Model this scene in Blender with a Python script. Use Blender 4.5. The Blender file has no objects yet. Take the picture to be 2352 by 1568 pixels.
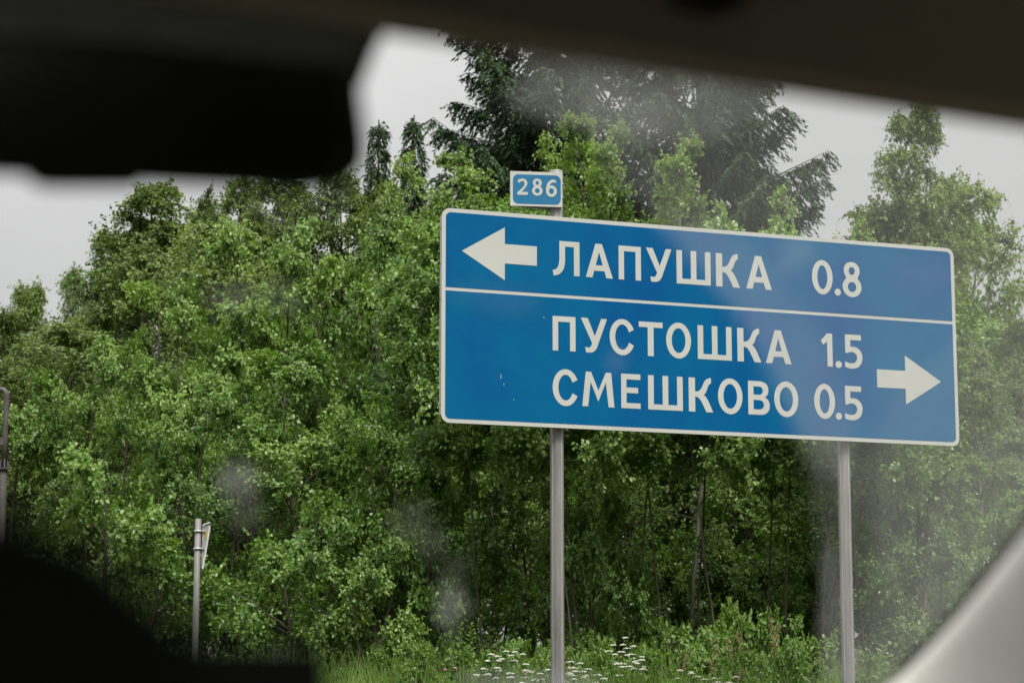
import bpy, math
import numpy as np
from mathutils import Vector
from mathutils.geometry import tessellate_polygon

sc = bpy.context.scene
col = sc.collection
PI = math.pi

# ------------------------------------------------------------------ camera, sky, sun, exposure
EYE = np.array([0.0, 0.0, 1.2])
PITCH = math.radians(9.25)
SP, CP = math.sin(PITCH), math.cos(PITCH)
FPX = 80.0 / 36.0 * 2352.0                      # focal length in pixels of a 2352 wide picture

cam_d = bpy.data.cameras.new('camera')
cam_d.lens = 80.0
cam_d.sensor_width = 36.0
cam_d.clip_start = 0.02
cam_d.clip_end = 2000.0
cam_d.dof.use_dof = True
cam_d.dof.focus_distance = 13.2
cam_d.dof.aperture_fstop = 7.4
cam_d.dof.aperture_blades = 7
cam = bpy.data.objects.new('camera', cam_d)
col.objects.link(cam)
cam.location = EYE.tolist()
cam.rotation_euler = (math.pi / 2 + PITCH, 0.0, 0.0)
sc.camera = cam

SUN_EL, SUN_AZ = math.radians(59), math.radians(156)    # azimuth from +Y clockwise
world = bpy.data.worlds.new('World')
sc.world = world
world.use_nodes = True
wn, wl = world.node_tree.nodes, world.node_tree.links
wn.clear()
sky = wn.new('ShaderNodeTexSky')
sky.sky_type = 'NISHITA'
sky.sun_disc = False
sky.sun_elevation = SUN_EL
sky.sun_rotation = SUN_AZ
geo = wn.new('ShaderNodeTexCoord')
sep = wn.new('ShaderNodeSeparateXYZ')
wl.new(geo.outputs['Generated'], sep.inputs[0])
grad = wn.new('ShaderNodeMapRange')               # overcast sky: three times as bright overhead as at the horizon
grad.inputs['From Min'].default_value = 0.0
grad.inputs['From Max'].default_value = 1.0
grad.inputs['To Min'].default_value = 3.1
grad.inputs['To Max'].default_value = 13.0
wl.new(sep.outputs['Z'], grad.inputs['Value'])
cmap = wn.new('ShaderNodeMapping')
cmap.inputs['Scale'].default_value = (1.0, 1.0, 3.5)
wl.new(geo.outputs['Generated'], cmap.inputs['Vector'])
cno = wn.new('ShaderNodeTexNoise')
cno.inputs['Scale'].default_value = 3.0
cno.inputs['Detail'].default_value = 4.0
wl.new(cmap.outputs[0], cno.inputs['Vector'])
crange = wn.new('ShaderNodeMapRange')
crange.inputs['From Min'].default_value = 0.3
crange.inputs['From Max'].default_value = 0.7
crange.inputs['To Min'].default_value = 0.90
crange.inputs['To Max'].default_value = 1.08
wl.new(cno.outputs['Fac'], crange.inputs['Value'])
mul = wn.new('ShaderNodeMath'); mul.operation = 'MULTIPLY'
wl.new(grad.outputs[0], mul.inputs[0]); wl.new(crange.outputs[0], mul.inputs[1])
comb = wn.new('ShaderNodeCombineColor')
for i in range(3):
    wl.new(mul.outputs[0], comb.inputs[i])
tint = wn.new('ShaderNodeMix'); tint.data_type = 'RGBA'; tint.blend_type = 'MULTIPLY'
tint.inputs[0].default_value = 1.0
wl.new(comb.outputs[0], tint.inputs[6])
tint.inputs[7].default_value = (1.0, 0.985, 0.968, 1)
wmix = wn.new('ShaderNodeMix'); wmix.data_type = 'RGBA'
wmix.inputs[0].default_value = 0.94
wl.new(sky.outputs[0], wmix.inputs[6]); wl.new(tint.outputs[2], wmix.inputs[7])
bg = wn.new('ShaderNodeBackground'); bg.inputs['Strength'].default_value = 0.1
wl.new(wmix.outputs[2], bg.inputs['Color'])
wo = wn.new('ShaderNodeOutputWorld')
wl.new(bg.outputs[0], wo.inputs['Surface'])

sun_d = bpy.data.lights.new('sun', 'SUN')
sun_d.energy = 3.3
sun_d.angle = math.radians(20)
sun_d.color = (1.0, 0.96, 0.9)
sun = bpy.data.objects.new('sun', sun_d)
col.objects.link(sun)
sdir = Vector((math.sin(SUN_AZ) * math.cos(SUN_EL), math.cos(SUN_AZ) * math.cos(SUN_EL), math.sin(SUN_EL)))
sun.rotation_euler = sdir.to_track_quat('Z', 'Y').to_euler()
sun.location = (sdir * 60).to_tuple()

vs = sc.view_settings
vs.view_transform = 'Standard'
vs.look = 'None'
vs.exposure = 0.42
vs.gamma = 1.0
vs.use_curve_mapping = False
sc.render.engine = 'CYCLES'
cy = sc.cycles
cy.max_bounces = 8
cy.diffuse_bounces = 4
cy.glossy_bounces = 2
cy.transmission_bounces = 4
cy.transparent_max_bounces = 16
cy.volume_bounces = 0
cy.caustics_reflective = False
cy.caustics_refractive = False


# ------------------------------------------------------------------ helpers
def at(u, v, d):
    """the point of the place seen at picture point (u, v) at depth d metres"""
    a = (np.asarray(u, float) - 1176.0) / FPX
    b = (784.0 - np.asarray(v, float)) / FPX
    d = np.asarray(d, float)
    return np.stack(np.broadcast_arrays(EYE[0] + d * a, EYE[1] + d * (CP - b * SP), EYE[2] + d * (SP + b * CP)), -1)


def gz(x, y):
    x = np.asarray(x, float); y = np.asarray(y, float)
    z = np.interp(y, [-500, 8, 10, 12.5, 16, 22, 40, 500], [0, 0, .15, .66, .95, 1.2, 1.35, 1.35])
    w = np.clip((y - 8.0) / 3.0, 0, 1)
    return z + w * (.05 * np.sin(x * 1.7 + y * .9) + .04 * np.sin(x * .6 - y * 1.3))


class Shape:
    """collects pieces and links them as ONE mesh object"""
    def __init__(s):
        s.v = []; s.f = []; s.n = 0

    def add(s, v, f):
        v = np.asarray(v, float).reshape(-1, 3)
        s.v.append(v); s.f += [tuple(i + s.n for i in q) for q in f]; s.n += len(v)
        return s

    def mesh(s, name, off=(0, 0, 0), smooth=False):
        me = bpy.data.meshes.new(name)
        me.from_pydata((np.concatenate(s.v) - np.asarray(off, float)).tolist(), [], s.f)
        if smooth:
            me.polygons.foreach_set('use_smooth', [True] * len(me.polygons))
        me.update()
        return me

    def build(s, name, mat, parent=None, smooth=False, bevel=0.0, seg=2):
        off = WLOC.get(parent.name, (0, 0, 0)) if parent is not None else (0, 0, 0)
        me = s.mesh(name, off, smooth)
        o = link(name, me, mat, parent)
        WLOC[o.name] = off
        if bevel:
            b = o.modifiers.new('bevel', 'BEVEL'); b.width = bevel; b.segments = seg; b.limit_method = 'ANGLE'
            b.angle_limit = math.radians(35)
        return o


WLOC = {}


def link(name, me, mat, parent=None):
    o = bpy.data.objects.new(name, me)
    col.objects.link(o)
    if mat is not None and len(me.materials) == 0:
        me.materials.append(mat)
    if parent is not None:
        o.parent = parent
    return o


def thing(name, label, cat, loc=(0, 0, 0), group=None):
    o = bpy.data.objects.new(name, None)
    o.empty_display_size = .2
    col.objects.link(o)
    o.location = [float(c) for c in loc]
    WLOC[o.name] = tuple(float(c) for c in loc)
    o['label'] = label; o['category'] = cat
    if group: o['group'] = group
    return o


def box(c0, c1):
    x0, y0, z0 = c0; x1, y1, z1 = c1
    v = [(x0, y0, z0), (x1, y0, z0), (x1, y1, z0), (x0, y1, z0), (x0, y0, z1), (x1, y0, z1), (x1, y1, z1), (x0, y1, z1)]
    return v, [(0, 3, 2, 1), (4, 5, 6, 7), (0, 1, 5, 4), (1, 2, 6, 5), (2, 3, 7, 6), (3, 0, 4, 7)]


def tube(pts, rad, sides=8, cap=True):
    pts = np.asarray(pts, float); n = len(pts)
    rad = np.broadcast_to(np.asarray(rad, float), (n,))
    t = np.gradient(pts, axis=0); t /= np.linalg.norm(t, axis=1)[:, None] + 1e-12
    ref = np.array([1., 0, 0]) if abs(t[0, 2]) > .9 else np.array([0, 0, 1.])
    a = np.cross(t, ref); a /= np.linalg.norm(a, axis=1)[:, None] + 1e-12
    b = np.cross(t, a)
    ang = np.arange(sides) * 2 * PI / sides
    v = pts[:, None] + rad[:, None, None] * (np.cos(ang)[None, :, None] * a[:, None] + np.sin(ang)[None, :, None] * b[:, None])
    f = []
    for i in range(n - 1):
        for k in range(sides):
            k2 = (k + 1) % sides
            f.append((i * sides + k, i * sides + k2, (i + 1) * sides + k2, (i + 1) * sides + k))
    if cap:
        f.append(tuple(range(sides - 1, -1, -1))); f.append(tuple((n - 1) * sides + k for k in range(sides)))
    return v.reshape(-1, 3), f


def prism(outline, fr, depth, holes=()):
    """outline [(x, z)...] in the frame fr = (origin, right, up, front); front face at +0, going back by depth"""
    o, r, u, n = fr
    loops = [list(outline)] + [list(h) for h in holes]
    flat = [p for l in loops for p in l]
    P = np.array([o + r * x + u * z for x, z in flat])
    tris = tessellate_polygon([[Vector((x, z, 0)) for x, z in l] for l in loops])
    m = len(flat)
    V = np.concatenate([P, P - n * depth])
    F = []
    for t in tris:
        a, b, c = [flat[i] for i in t]
        s = (b[0] - a[0]) * (c[1] - a[1]) - (b[1] - a[1]) * (c[0] - a[0])
        t = tuple(t) if s > 0 else tuple(t[::-1])
        F.append(t); F.append(tuple(i + m for i in t[::-1]))
    k = 0
    for li, l in enumerate(loops):
        area = sum(l[i][0] * l[(i + 1) % len(l)][1] - l[(i + 1) % len(l)][0] * l[i][1] for i in range(len(l)))
        for i in range(len(l)):
            a, b = k + i, k + (i + 1) % len(l)
            if (area > 0) == (li == 0):
                F.append((a, a + m, b + m, b))
            else:
                F.append((b, b + m, a + m, a))
        k += len(l)
    return V, F


def rrect(x0, z0, x1, z1, r, n=6):
    out = []
    for cx, cz, a0 in ((x1 - r, z0 + r, -90), (x1 - r, z1 - r, 0), (x0 + r, z1 - r, 90), (x0 + r, z0 + r, 180)):
        for i in range(n + 1):
            a = math.radians(a0 + 90 * i / n)
            out.append((cx + r * math.cos(a), cz + r * math.sin(a)))
    return out


# ------------------------------------------------------------------ materials
def mat(name, color, rough=.6, spec=.5, metal=0.0, noise=None, scale=8.0, detail=4.0, stretch=None, bump=0.0):
    m = bpy.data.materials.new(name); m.use_nodes = True
    nt = m.node_tree; b = nt.nodes['Principled BSDF']
    b.inputs['Roughness'].default_value = rough
    b.inputs['Metallic'].default_value = metal
    b.inputs['Specular IOR Level'].default_value = spec
    b.inputs['Base Color'].default_value = (*color, 1)
    if noise is not None:
        tc = nt.nodes.new('ShaderNodeTexCoord')
        mp = nt.nodes.new('ShaderNodeMapping')
        if stretch: mp.inputs['Scale'].default_value = stretch
        nt.links.new(tc.outputs['Object'], mp.inputs['Vector'])
        no = nt.nodes.new('ShaderNodeTexNoise')
        no.inputs['Scale'].default_value = scale; no.inputs['Detail'].default_value = detail
        no.inputs['Roughness'].default_value = .65
        nt.links.new(mp.outputs[0], no.inputs['Vector'])
        rp = nt.nodes.new('ShaderNodeValToRGB')
        rp.color_ramp.elements[0].position = .32; rp.color_ramp.elements[1].position = .68
        rp.color_ramp.elements[0].color = (*noise, 1); rp.color_ramp.elements[1].color = (*color, 1)
        nt.links.new(no.outputs['Fac'], rp.inputs['Fac'])
        nt.links.new(rp.outputs['Color'], b.inputs['Base Color'])
        if bump:
            bp = nt.nodes.new('ShaderNodeBump'); bp.inputs['Strength'].default_value = bump
            bp.inputs['Distance'].default_value = .02
            nt.links.new(no.outputs['Fac'], bp.inputs['Height'])
            nt.links.new(bp.outputs[0], b.inputs['Normal'])
    return m


def leaf_mat(name, dark, mid, light, rough=.42, trans=.36, spec=.5):
    """colour of a leaf from its own 'tint' value; some light passes through the blade"""
    m = bpy.data.materials.new(name); m.use_nodes = True
    nt = m.node_tree; b = nt.nodes['Principled BSDF']
    at_ = nt.nodes.new('ShaderNodeAttribute'); at_.attribute_name = 'tint'
    oi = nt.nodes.new('ShaderNodeObjectInfo')
    ad = nt.nodes.new('ShaderNodeMath'); ad.operation = 'MULTIPLY_ADD'
    nt.links.new(oi.outputs['Random'], ad.inputs[0]); ad.inputs[1].default_value = .40
    ofs = nt.nodes.new('ShaderNodeMath'); ofs.operation = 'SUBTRACT'; ofs.inputs[1].default_value = .20
    nt.links.new(at_.outputs['Fac'], ofs.inputs[0])
    nt.links.new(ofs.outputs[0], ad.inputs[2])
    rp = nt.nodes.new('ShaderNodeValToRGB')
    e = rp.color_ramp.elements
    e[0].position = 0.0; e[0].color = (*dark, 1)
    e[1].position = 1.0; e[1].color = (*light, 1)
    k = e.new(.5); k.color = (*mid, 1)
    nt.links.new(ad.outputs[0], rp.inputs['Fac'])
    nt.links.new(rp.outputs[0], b.inputs['Base Color'])
    b.inputs['Roughness'].default_value = rough
    b.inputs['Specular IOR Level'].default_value = spec
    tr = nt.nodes.new('ShaderNodeBsdfTranslucent')
    hs = nt.nodes.new('ShaderNodeMix'); hs.data_type = 'RGBA'; hs.blend_type = 'MULTIPLY'; hs.inputs[0].default_value = 1
    nt.links.new(rp.outputs[0], hs.inputs[6]); hs.inputs[7].default_value = (1.22, 1.36, .5, 1)
    nt.links.new(hs.outputs[2], tr.inputs['Color'])
    mx = nt.nodes.new('ShaderNodeMixShader'); mx.inputs[0].default_value = trans
    nt.links.new(b.outputs[0], mx.inputs[1]); nt.links.new(tr.outputs[0], mx.inputs[2])
    nt.links.new(mx.outputs[0], nt.nodes['Material Output'].inputs['Surface'])
    return m


M = {}
M['alder'] = leaf_mat('alder_leaf', (.038, .094, .019), (.142, .246, .052), (.305, .430, .128), rough=.36, spec=.5)
M['birch'] = leaf_mat('birch_leaf', (.052, .086, .022), (.128, .186, .046), (.255, .345, .095), rough=.42, spec=.4)
M['aspen'] = leaf_mat('aspen_leaf', (.12, .19, .050), (.205, .305, .082), (.30, .41, .13), rough=.40, spec=.45)
M['needle'] = leaf_mat('spruce_needle', (.024, .050, .020), (.042, .082, .032), (.078, .130, .052), rough=.55, trans=.08, spec=.3)
M['herb'] = leaf_mat('herb_leaf', (.075, .140, .028), (.135, .235, .045), (.20, .31, .075), rough=.5)
M['pale_herb'] = leaf_mat('pale_herb_leaf', (.14, .20, .09), (.20, .27, .13), (.27, .34, .18), rough=.55)
M['dry'] = mat('dry_grass_head', (.27, .19, .11), .8, .2)
M['bark'] = mat('grey_brown_bark', (.12, .10, .08), .9, .2, noise=(.055, .045, .036), scale=14, stretch=(1, 1, .25))
M['pale_bark'] = mat('pale_bark', (.30, .28, .25), .85, .2, noise=(.10, .09, .075), scale=7, stretch=(1, 1, .6))
M['spruce_bark'] = mat('spruce_bark', (.085, .062, .048), .95, .1, noise=(.04, .03, .025), scale=12, stretch=(1, 1, .3))
M['ground'] = mat('forest_soil', (.050, .058, .022), .95, .1, noise=(.028, .024, .015), scale=1.3, detail=8, bump=.3)
M['asphalt'] = mat('asphalt', (.06, .06, .06), .9, .3, noise=(.04, .04, .042), scale=40, bump=.1)
M['white'] = mat('white_sheeting', (.50, .51, .48), .55, .25, noise=(.455, .465, .435), scale=2.2, detail=6)
M['blue'] = mat('blue_sheeting', (.0, .118, .252), .5, .08, noise=(.0, .076, .236), scale=1.6, detail=3)
M['light_blue'] = mat('bleached_blue_sheeting', (.034, .168, .315), .42, .2, noise=(.018, .146, .29), scale=6)
M['galv'] = mat('galvanised_steel', (.31, .30, .29), .55, .4, metal=.25, noise=(.15, .143, .138), scale=4, detail=8, stretch=(3, 3, .35))
M['alu'] = mat('aluminium_back', (.52, .53, .53), .5, .4, metal=.2, noise=(.42, .43, .43), scale=9)
M['dark_bolt'] = mat('rusty_bolt', (.06, .05, .045), .7, .3)
M['yellow'] = mat('yellow_sticker', (.60, .36, .04), .5, .4)
M['red'] = mat('red_edge', (.45, .05, .03), .5, .4)
M['vent'] = mat('weathered_pipe_paint', (.10, .088, .085), .6, .4, noise=(.06, .048, .046), scale=12)
M['black'] = mat('black_plastic', (.013, .0145, .0135), .5, .3, noise=(.011, .012, .0115), scale=60)
M['fabric_dark'] = mat('dark_seat_fabric', (.024, .026, .021), .9, .1, noise=(.018, .020, .016), scale=120, bump=.1)
M['lining'] = mat('brown_roof_lining', (.46, .40, .28), .95, .1, noise=(.40, .345, .24), scale=90, bump=.1)
M['lit_edge'] = mat('brown_lit_header_edge', (.62, .50, .34), .8, .2, noise=(.5, .42, .29), scale=6)  # light on the roof's front edge put into a paler brown
M['galv_dark'] = mat('weathered_galvanised_post', (.25, .24, .235), .6, .3, metal=.2, noise=(.15, .14, .138), scale=8, detail=8, stretch=(3, 3, .4))
M['beige'] = mat('beige_pillar_trim', (.80, .775, .72), .55, .3, noise=(.76, .735, .68), scale=70, bump=.03)
M['rubber'] = mat('black_rubber', (.012, .012, .011), .6, .3)
M['mirror'] = mat('mirror_glass', (.16, .16, .15), .12, .5, metal=1.0)
M['flower'] = mat('white_florets', (.52, .51, .45), .8, .2)
M['pink'] = mat('pink_florets', (.62, .25, .34), .8, .2)
gl = bpy.data.materials.new('clear_glass'); gl.use_nodes = True
gl.node_tree.nodes.clear()
_t = gl.node_tree.nodes.new('ShaderNodeBsdfTransparent'); _t.inputs[0].default_value = (.985, .99, .985, 1)
_o = gl.node_tree.nodes.new('ShaderNodeOutputMaterial'); gl.node_tree.links.new(_t.outputs[0], _o.inputs[0])
M['glass'] = gl


def dust_and_glare_mat(name, density):
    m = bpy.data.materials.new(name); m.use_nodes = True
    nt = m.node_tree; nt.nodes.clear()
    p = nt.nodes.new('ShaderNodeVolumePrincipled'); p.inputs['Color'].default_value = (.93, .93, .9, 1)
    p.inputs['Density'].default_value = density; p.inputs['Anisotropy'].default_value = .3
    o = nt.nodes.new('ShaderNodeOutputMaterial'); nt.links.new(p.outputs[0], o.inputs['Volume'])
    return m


# ------------------------------------------------------------------ the ground and the road
xs = np.concatenate([[-600, -200, -80, -40], np.arange(-24, 24.1, .6), [40, 80, 200, 600]])
ys = np.concatenate([[-300, -60, -8, 7.9], np.arange(8.2, 44, .6), [60, 110, 250, 900]])
X, Y = np.meshgrid(xs, ys)
Z = gz(X, Y)
nx = len(xs)
s = Shape().add(np.stack([X, Y, Z], -1).reshape(-1, 3),
                [(j * nx + i, j * nx + i + 1, (j + 1) * nx + i + 1, (j + 1) * nx + i) for j in range(len(ys) - 1) for i in range(nx - 1)])
g = s.build('ground', M['ground'], smooth=True); g['kind'] = 'structure'
s = Shape().add([(-600, -7, .004), (600, -7, .004), (600, 7.2, .004), (-600, 7.2, .004)], [(0, 1, 2, 3)])
r = s.build('road', M['asphalt']); r['kind'] = 'structure'
s = Shape()
for y0 in (-6.6, 6.7):
    s.add([(-600, y0, .008), (600, y0, .008), (600, y0 + .15, .008), (-600, y0 + .15, .008)], [(0, 1, 2, 3)])
r = s.build('road_marking', M['white']); r['kind'] = 'structure'

# ------------------------------------------------------------------ the vehicle the picture is taken from
CYAW = math.radians(27.5)
RC = np.array([math.cos(CYAW), math.sin(CYAW), 0]); FC = np.array([-math.sin(CYAW), math.cos(CYAW), 0]); UP = np.array([0, 0, 1.])
PA = at(900, -16, .72)
RAKE = math.radians(33)
WD = FC * math.cos(RAKE) - UP * math.sin(RAKE)            # down the windscreen
WN = np.cross(RC, WD)                                    # out of the windscreen
if WN[2] < 0: WN = -WN


def ws(u, v, lift=0.0):
    """where the line of sight meets the windscreen"""
    d1 = at(u, v, 1.0) - EYE
    t = np.dot(PA + WN * lift - EYE, WN) / (d1 @ WN)
    return EYE + d1 * np.asarray(t)[..., None]


car = thing('car', 'dark car cabin around the camera with brown roof lining, black mirror and beige pillar', 'car', EYE * [1, 1, 0])


def cf(s_, f_, z_):
    """car frame: s to the right, f forward of the windscreen's top edge, z above the road"""
    return np.array([PA[0], PA[1], 0]) + RC * s_ + FC * f_ + UP * z_


zt = PA[2]
# roof lining with a rounded front edge
prof = [(.012, .004), (.008, -.008), (-.004, -.014), (-.025, -.012), (-.07, .004), (-.15, .035), (-.3, .075), (-.8, .11), (-1.6, .11), (-1.9, .09)]
prof2 = prof + [(-1.9, .2), (-1.6, .24), (-.8, .23), (-.3, .17), (-.06, .07), (.012, .02)]
ss = np.linspace(-1.05, .62, 24)
V = np.array([[cf(a, f_, zt + z_) for f_, z_ in prof2] for a in ss]).reshape(-1, 3)
n = len(prof2)
F = [(i * n + k, i * n + (k + 1) % n, (i + 1) * n + (k + 1) % n, (i + 1) * n + k) for i in range(len(ss) - 1) for k in range(n)]
F += [tuple(range(n - 1, -1, -1)), tuple((len(ss) - 1) * n + k for k in range(n))]
Shape().add(V, F).build('roof_lining', M['lining'], car, smooth=True)

ra = np.linspace(-1.05, .62, 24)
Shape().add(*tube([cf(a, -.013, zt - .0105) for a in ra], .0075, 10)).build('lit_header_edge', M['lit_edge'], car, smooth=True)  # paler strip added to imitate light caught along the front edge

# windscreen pane
gsl = Shape()
c = [PA + RC * a + WD * b for a, b in ((-1.05, .012), (.62, .012), (.80, .78), (-1.2, .78))]
gsl.add(np.concatenate([np.array(c), np.array(c) + WN * .005]), [(3, 2, 1, 0), (4, 5, 6, 7), (0, 1, 5, 4), (1, 2, 6, 5), (2, 3, 7, 6), (3, 0, 4, 7)])
pane = gsl.build('windscreen', M['glass'], car)

# right pillar: lofted along the rounded lower corner of the windscreen
pp = [(x - 24, y - 34) for x, y in [(2940, 560), (2690, 830), (2530, 1060), (2432, 1190), (2362, 1290), (2290, 1378), (2216, 1468), (2140, 1550), (2050, 1636), (1880, 1710), (1720, 1800)]]
edge = np.array([ws(u, v, -.004) for u, v in pp])
tan = np.gradient(edge, axis=0); tan /= np.linalg.norm(tan, axis=1)[:, None]
view = edge - EYE; view /= np.linalg.norm(view, axis=1)[:, None]
outw = np.cross(tan, view); outw /= np.linalg.norm(outw, axis=1)[:, None]
if outw[5] @ RC < 0: outw = -outw
pprof = [(.004, .03), (.0, .012), (.001, .002), (.004, -.006), (.012, -.014), (.026, -.024), (.045, -.036), (.07, -.05), (.10, -.07), (.16, -.12), (.24, -.22)]
V = np.array([[e + o_ * a + vw * b for a, b in pprof] for e, o_, vw in zip(edge, outw, view)]).reshape(-1, 3)
n = len(pprof)
F = [(i * n + k, (i + 1) * n + k, (i + 1) * n + k + 1, i * n + k + 1) for i in range(len(pp) - 1) for k in range(n - 1)]
o = Shape().add(V, F).build('pillar_trim', M['beige'], car, smooth=True)
sol = o.modifiers.new('thickness', 'SOLIDIFY'); sol.thickness = .004; sol.offset = 0
sub = o.modifiers.new('smooth', 'SUBSURF'); sub.levels = 2; sub.render_levels = 2
Shape().add(*tube(edge - outw * .0015 + view * .012, .0042, 8)).build('window_seal', M['rubber'], car, smooth=True)


def slab(name, px, d, thick, m, parent, bevel=.004, seg=3):
    """a piece of real thickness whose outline faces the seat the picture is taken from"""
    P = np.array([at(u, v, d) for u, v in px])
    fr_n = -(P.mean(0) - EYE); fr_n /= np.linalg.norm(fr_n)
    rt = np.cross(UP, fr_n); rt /= np.linalg.norm(rt); up = np.cross(fr_n, rt)
    o0 = P.mean(0)
    pts = [((p - o0) @ rt, (p - o0) @ up) for p in P]
    a = sum(pts[i][0] * pts[(i + 1) % len(pts)][1] - pts[(i + 1) % len(pts)][0] * pts[i][1] for i in range(len(pts)))
    if a < 0: pts = pts[::-1]
    return Shape().add(*prism(pts, (o0, rt, up, fr_n), thick)).build(name, m, parent, bevel=bevel, seg=seg)


slab('visor_clip', [(1520, -90), (1730, -70), (1715, 18), (1640, 42), (1540, 22)], .70, .015, M['fabric_dark'], car, .003)
mir = slab('rear_view_mirror', [(-330, 60), (300, 92), (790, 150), (826, 185), (833, 230), (842, 300), (846, 346), (840, 382), (815, 412), (762, 436),
                                (690, 443), (520, 433), (365, 425), (0, 402), (-330, 388)], .70, .035, M['black'], car, .004)
gm = slab('mirror_glass', [(-300, 96), (300, 122), (770, 180), (800, 215), (812, 300), (806, 372), (760, 405), (690, 412), (365, 394), (-300, 360)], .6985, .0012, M['mirror'], mir, .0004, 1)
tb = slab('dimming_tab', [(62, 380), (62, 412), (88, 431), (120, 434), (300, 434), (318, 426), (330, 418), (345, 390)], .708, .012, M['black'], mir, .002)
slab('mirror_mount', [(-420, -190), (300, -160), (940, -120), (905, 40), (886, 80), (862, 130), (836, 200), (800, 240), (-420, 240)], .745, .02, M['fabric_dark'], car, .004)
hr = slab('seat_headrest', [(x + 75, y - 35) for x, y in [(-700, 1060), (-200, 1120), (0, 1195), (110, 1232), (190, 1283), (265, 1345), (335, 1408), (400, 1462), (440, 1540), (455, 1640), (455, 2300), (-700, 2300)]],
          .23, .06, M['fabric_dark'], car, .008, 4)
slab('dashboard_display', [(398, 1472), (748, 1478), (762, 1490), (770, 1900), (390, 1900)], .46, .02, M['black'], car, .003)
# dashboard, doors, floor and rear wall close the cabin
zd = at(580, 1755, .80)[2] - .01
V = np.array([[cf(a, f_, z_) for f_, z_ in ((.05, zd - .06), (.12, zd - .01), (.2, zd), (.5, zd - .02), (.70, zd - .09), (.70, .35), (.05, .35))] for a in np.linspace(-1.0, .72, 12)]).reshape(-1, 3)
F = [(i * 7 + k, i * 7 + (k + 1) % 7, (i + 1) * 7 + (k + 1) % 7, (i + 1) * 7 + k) for i in range(11) for k in range(7)] + [tuple(range(6, -1, -1)), tuple(77 + k for k in range(7))]
Shape().add(V, F).build('dashboard', M['black'], car, smooth=False, bevel=.01)


def cbox(name, a, b, m):
    v, f = box(a, b)
    v = [cf(*p) for p in v]
    return Shape().add(v, f).build(name, m, car, bevel=.01)


cbox('floor_panel', (-1.0, -2.6, .28), (.75, .7, .34), M['fabric_dark'])
cbox('door_panel', (-1.05, -2.6, .34), (-.98, .04, .95), M['fabric_dark'])
cbox('door_panel', (.72, -2.6, .34), (.79, .04, .95), M['fabric_dark'])
cbox('rear_panel', (-1.0, -2.66, .34), (.75, -2.6, .95), M['fabric_dark'])
for x0 in (-1.03, .60):
    cbox('roof_post', (x0, -1.15, .95), (x0 + .06, -1.0, zt + .15), M['fabric_dark'])


# dust and a reflected veil on the windscreen, both as thin scattering films
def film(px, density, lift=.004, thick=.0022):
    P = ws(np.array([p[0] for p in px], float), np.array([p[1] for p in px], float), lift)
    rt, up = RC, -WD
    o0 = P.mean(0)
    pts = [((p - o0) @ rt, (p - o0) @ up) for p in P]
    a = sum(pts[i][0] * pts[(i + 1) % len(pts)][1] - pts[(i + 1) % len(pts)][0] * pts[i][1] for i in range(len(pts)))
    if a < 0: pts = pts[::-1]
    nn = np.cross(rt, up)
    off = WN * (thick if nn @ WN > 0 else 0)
    o = Shape().add(*prism(pts, (o0 + off, rt, up, nn), thick)).build('dust_and_glare_film', dust_and_glare_mat('windscreen_dust_and_glare', density), pane)
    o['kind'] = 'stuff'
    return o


def blob(u, v, ru, rv, seed, n=26, j=.12):
    rg = np.random.default_rng(seed)
    ph = rg.uniform(0, 6.28, 4)
    a = np.arange(n) * 2 * PI / n
    r_ = 1 + j * (np.sin(2 * a + ph[0]) + .6 * np.sin(3 * a + ph[1]) + .5 * np.sin(5 * a + ph[2]))
    return list(zip(u + ru * r_ * np.cos(a), v + rv * r_ * np.sin(a)))


# pale reflection right of an arc, its light put into scattering films
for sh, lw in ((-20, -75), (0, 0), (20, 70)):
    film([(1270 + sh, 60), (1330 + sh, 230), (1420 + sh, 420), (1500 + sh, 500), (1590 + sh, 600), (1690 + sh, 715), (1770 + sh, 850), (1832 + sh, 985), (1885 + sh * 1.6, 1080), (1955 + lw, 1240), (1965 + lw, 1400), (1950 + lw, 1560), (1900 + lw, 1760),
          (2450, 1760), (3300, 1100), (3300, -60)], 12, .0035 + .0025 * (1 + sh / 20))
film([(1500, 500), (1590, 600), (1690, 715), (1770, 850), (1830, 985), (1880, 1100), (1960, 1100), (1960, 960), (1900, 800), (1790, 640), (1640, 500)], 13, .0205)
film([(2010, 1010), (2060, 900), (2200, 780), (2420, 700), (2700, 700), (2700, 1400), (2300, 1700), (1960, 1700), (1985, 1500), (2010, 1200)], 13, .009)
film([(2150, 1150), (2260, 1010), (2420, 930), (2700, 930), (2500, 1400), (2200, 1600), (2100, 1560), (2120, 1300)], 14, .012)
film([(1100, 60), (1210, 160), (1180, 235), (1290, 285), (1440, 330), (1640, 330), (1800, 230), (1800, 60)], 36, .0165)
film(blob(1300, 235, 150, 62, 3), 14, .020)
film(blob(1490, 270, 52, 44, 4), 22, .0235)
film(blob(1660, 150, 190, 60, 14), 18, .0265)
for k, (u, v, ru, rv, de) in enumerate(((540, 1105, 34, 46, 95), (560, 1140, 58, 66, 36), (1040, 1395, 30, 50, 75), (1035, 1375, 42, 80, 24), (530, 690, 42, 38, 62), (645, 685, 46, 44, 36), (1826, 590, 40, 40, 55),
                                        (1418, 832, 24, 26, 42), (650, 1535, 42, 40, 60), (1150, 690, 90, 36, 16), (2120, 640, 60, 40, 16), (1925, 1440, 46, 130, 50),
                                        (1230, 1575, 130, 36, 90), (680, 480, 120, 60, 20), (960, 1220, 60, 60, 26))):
    film(blob(u, v, ru, rv, 20 + k, j=.25), de * .42, .004 + .0028 * (k % 3) if u < 1200 else .030 + .0028 * (k % 4))

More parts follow.
